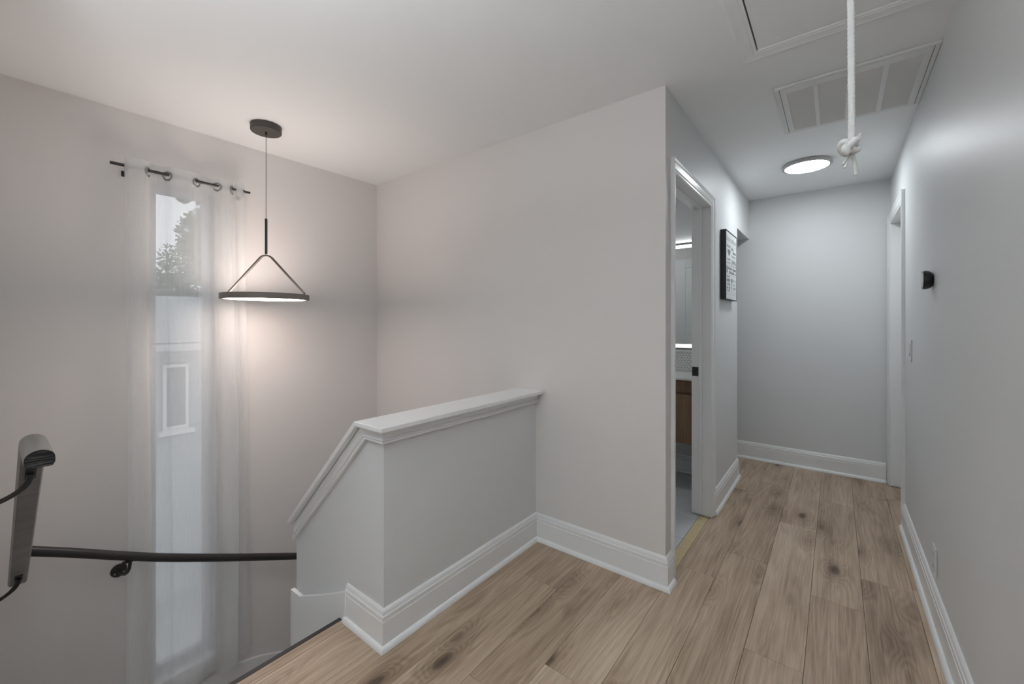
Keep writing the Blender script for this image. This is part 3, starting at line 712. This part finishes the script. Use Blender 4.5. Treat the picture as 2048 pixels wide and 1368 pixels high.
# ------------------------------------------------------------------ right wall: thermostat, switch, outlet
TY, TZ = 2.600, 1.474
th_ = root('thermostat', (XR, TY, TZ), 'round black thermostat mounted on the right hall wall', 'thermostat')
MB().lathe([(0, -.0005), (.025, -.0005), (.031, -.003), (.036, -.007), (.0395, -.013), (.0415, -.020), (.042, -.029), (.0412, -.0325), (.0395, -.0338), (.037, -.0342), (.031, -.0343)], (XR, TY, TZ), axis='x', seg=48).build('body', 'thermo', th_, smooth=True, angle=60)
MB().lathe([(0, -.0348), (.024, -.0347), (.0310, -.0344)], (XR, TY, TZ), axis='x', seg=48).build('face', 'glassface', th_, smooth=True)
sw = root('light_switch', (XR, 3.268, 1.06), 'white rocker light switch plate beside the right hall door casing', 'light switch')
MB().box(XR - .006, XR - .0003, 3.230, 3.306, 1.062, 1.186).build('plate', 'plastic', sw, bevel=.002)
MB().box(XR - .0066, XR - .0061, 3.2505, 3.2855, 1.090, 1.158).build('rocker_frame', 'dark', sw)
MB().prism([(XR - .0067, 1.092), (XR - .0115, 1.092), (XR - .0070, 1.126), (XR - .0082, 1.156), (XR - .0067, 1.156)], 'y', 3.2515, 3.2845).build('rocker', 'plastic', sw)
ou = root('power_outlet', (XR, 2.535, .195), 'white duplex outlet plate low on the right hall wall', 'outlet')
MB().box(XR - .006, XR - .0003, 2.497, 2.573, .195, .317).build('plate', M['wall'], ou, bevel=.002)
for z0 in (.212, .264):
    k = MB().box(XR - .0075, XR - .0061, 2.518, 2.552, z0, z0 + .036).build('socket', M['wall'], ou, bevel=.003)
    for yy in (2.527, 2.541): MB().box(XR - .0079, XR - .0076, yy, yy + .002, z0 + .014, z0 + .026).build('slot', 'dark', k)

# ------------------------------------------------------------------ bathroom vanity, mirror, backsplash
VF = 3.262
va = root('vanity_cabinet', (-1.35, 3.48, .36), 'floating brown wood vanity cabinet seen through the bathroom doorway', 'vanity')
vx0, vx1 = -1.95, XD - TW - .004
MB().box(vx0, vx1, VF + .019, BYF - .001, .365, .8445).build('body', 'vanity', va)
for z0, z1 in ((.366, .735), (.750, .842)):
    n_ = 2
    for i in range(n_):
        a = vx0 + (vx1 - vx0) * i / n_; b_ = vx0 + (vx1 - vx0) * (i + 1) / n_
        d_ = MB().box(a + .0015, b_ - .0015, VF, VF + .0185, z0, z1).build('drawer', 'vanity', va, bevel=.0015)
ct = tag(MB().box(vx0 - .01, vx1 + .002, VF - .012, BYF - .0005, .845, .862).build('vanity_countertop', 'counter', bevel=.002), 'white quartz countertop lying on the bathroom vanity', 'countertop')
bs = root('backsplash', (-1.3, BYF, .8625), 'white hexagon tile backsplash above the bathroom counter', 'backsplash')
MB().box(vx0, vx1, BYF - .004, BYF - .0003, .8625, 1.030).build('grout_bed', 'grout', bs)
MB().box(vx0, vx1, BYF - .016, BYF - .0003, 1.0305, 1.047).build('edge_trim', 'tile', bs, bevel=.002)
hx = MB(); pitch = .0240; rad = pitch / math.sqrt(3) * .90
jr = 0; z = .8625
while z < 1.030:
    x = vx1 - .002 - (pitch / 2 if jr % 2 else 0)
    while x > -1.45:
        pts = []
        for k_ in range(6):
            a = math.pi / 6 + k_ * math.pi / 3; pts.append((x + rad * math.cos(a), min(1.0298, max(.8628, z + rad * math.sin(a)))))
        if max(q[1] for q in pts) - min(q[1] for q in pts) > .004: hx.prism(pts, 'y', BYF - .0065, BYF - .0035)
        x -= pitch
    z += pitch * math.sqrt(3) / 2; jr += 1
tag(hx.build('hex_tiles', 'tile', bs), kind='stuff')
mi = root('lit_mirror', (-1.3, BYF, 1.06), 'large wall mirror with lit edge strips over the bathroom counter', 'mirror')
mx0, mx1 = -1.80, -.80
MB().box(mx0, mx1, BYF - .022, BYF - .0005, 1.060, 1.962).build('frame', M['nickel'], mi)
MB().box(mx0 + .003, mx1 - .003, BYF - .0235, BYF - .0222, 1.096, 1.914).build('glass', 'mirror', mi)
MB().box(mx0 + .003, mx1 - .003, BYF - .0236, BYF - .0222, 1.0665, 1.0955).build('light_strip', 'led', mi)
MB().box(mx0 + .003, mx1 - .003, BYF - .0236, BYF - .0222, 1.9145, 1.941).build('light_strip', 'led', mi)
MB().box(mx0 + .02, mx1 - .02, BYF - .017, BYF - .004, 1.9622, 1.9635).build('light_strip', emit('mirror_top_glow', (.97, .99, 1.0), 4.5), mi)
bath_fill_light = root('ceiling_light', (-1.75, 2.85, H), 'added round flush fill light out of view inside the bathroom', 'ceiling light')  # unseen lamp added to brighten the bathroom and spill into the hall
MB().lathe([(0, -.001), (.13, -.001), (.13, -.02), (.115, -.0255), (.113, -.012), (0, -.012)], (-1.75, 2.85, H), seg=48).build('trim_ring', 'nickel', bath_fill_light, smooth=True)
MB().lathe([(0, -.0245), (.112, -.0215), (.112, -.0125), (0, -.0125)], (-1.75, 2.85, H), seg=48).build('diffuser', emit('bath_fill_diffuser', (.95, .98, 1), 14.0), bath_fill_light, smooth=True)

# ------------------------------------------------------------------ outside the window: lawn, neighbouring house, tree
struct(MB().box(-40, XW - .2, -25, 30, -3.1, -3.0).build('ground', 'grass'))
hx_, hy0, hy1 = -8.2, -3.0, 5.5
ho = root('neighbour_house', (hx_, 1.2, -3.0), 'pale sided neighbouring house with grey shingle roof seen through the curtain', 'house')
MB().box(hx_ - 5, hx_ - .02, hy0, hy1, -3.0, .95).build('wall', 'siding', ho)
first = None
for i in range(24):
    z0 = -3.0 + i * .165
    MB().prism([(hx_ - .02, z0), (hx_ + .012, z0), (hx_ - .006, z0 + .165), (hx_ - .02, z0 + .165)], 'y', hy0, hy1).build('siding_board', 'siding', ho)
rf = MB().prism([(hx_ + .35, .86), (hx_ + .35, .96), (hx_ - 2.5, 1.80), (hx_ - 5.35, .96), (hx_ - 5.35, .86)], 'y', hy0 - .3, hy1 + .3).build('roof', 'roof', ho)
for i in range(14):
    f0 = i / 14; xa = hx_ + .36 - 2.85 * f0; za = .965 + .84 * f0
    MB().prism([(xa, za), (xa, za + .012), (xa - 2.85 / 14, za + .84 / 14 + .004), (xa - 2.85 / 14, za + .84 / 14)], 'y', hy0 - .3, hy1 + .3).build('shingle_course', 'roof', rf)
MB().box(hx_ + .35, hx_ + .45, hy0 - .3, hy1 + .3, .85, .95).build('gutter', 'siding', ho)
wn_ = MB().box(hx_ - .01, hx_ + .05, 1.70, 2.02, -.40, .62).build('window', 'trim', ho)
MB().box(hx_ + .045, hx_ + .056, 1.745, 1.975, -.34, .57).build('pane', 'hwin', wn_)
MB().box(hx_ + .0, hx_ + .12, 1.64, 2.08, -.47, -.40).build('sill', 'trim', wn_)

def tree(x, y, zbase, ztop, blobs, n, seed, label):
    t_ = root('broadleaf_tree', (x, y, zbase), label, 'tree')
    rnd = random.Random(seed)
    MB().tube([(x, y, zbase), (x + .1, y, zbase + 2), (x, y + .1, ztop - .6)], [.22, .18, .06], 10).build('trunk', 'bark', t_, smooth=True)
    for bx, by, bz, br_ in blobs[:6]:
        MB().tube([(x, y, bz - br_ - .6), ((x + bx) / 2, (y + by) / 2, bz - br_ * .6), (bx, by, bz)], [.07, .05, .02], 6).build('branch', 'bark', t_, smooth=True)
    b_ = MB()
    for i in range(n):
        bx, by, bz, br_ = rnd.choice(blobs)
        v = Vector((rnd.gauss(0, 1), rnd.gauss(0, 1), rnd.gauss(0, 1))).normalized() * br_ * rnd.random() ** .4
        c_ = Vector((bx, by, bz)) + v; a = Vector((rnd.gauss(0, 1), rnd.gauss(0, 1), rnd.gauss(0, 1))).normalized(); e = a.orthogonal().normalized()
        s_ = rnd.uniform(.05, .10)
        b_.add([c_ - a * s_, c_ + e * s_ * .45, c_ + a * s_, c_ - e * s_ * .45], [(0, 1, 2, 3)])
    tag(b_.build('foliage', 'leaf', t_), kind='stuff')
tree(-15, 4.6, -3, 5.2, [(-15, 4.7, 4.9, .8), (-14.7, 4.1, 3.9, .75), (-15, 3.9, 2.8, 1.0), (-15.2, 5.0, 3.6, 1.2), (-15, 3.1, 2.0, .7), (-14.8, 4.2, 5.4, .35), (-15, 5.3, 5.3, .8), (-15, 3.6, 4.95, .16)], 18000, 3, 'leafy green tree standing behind the neighbouring house')
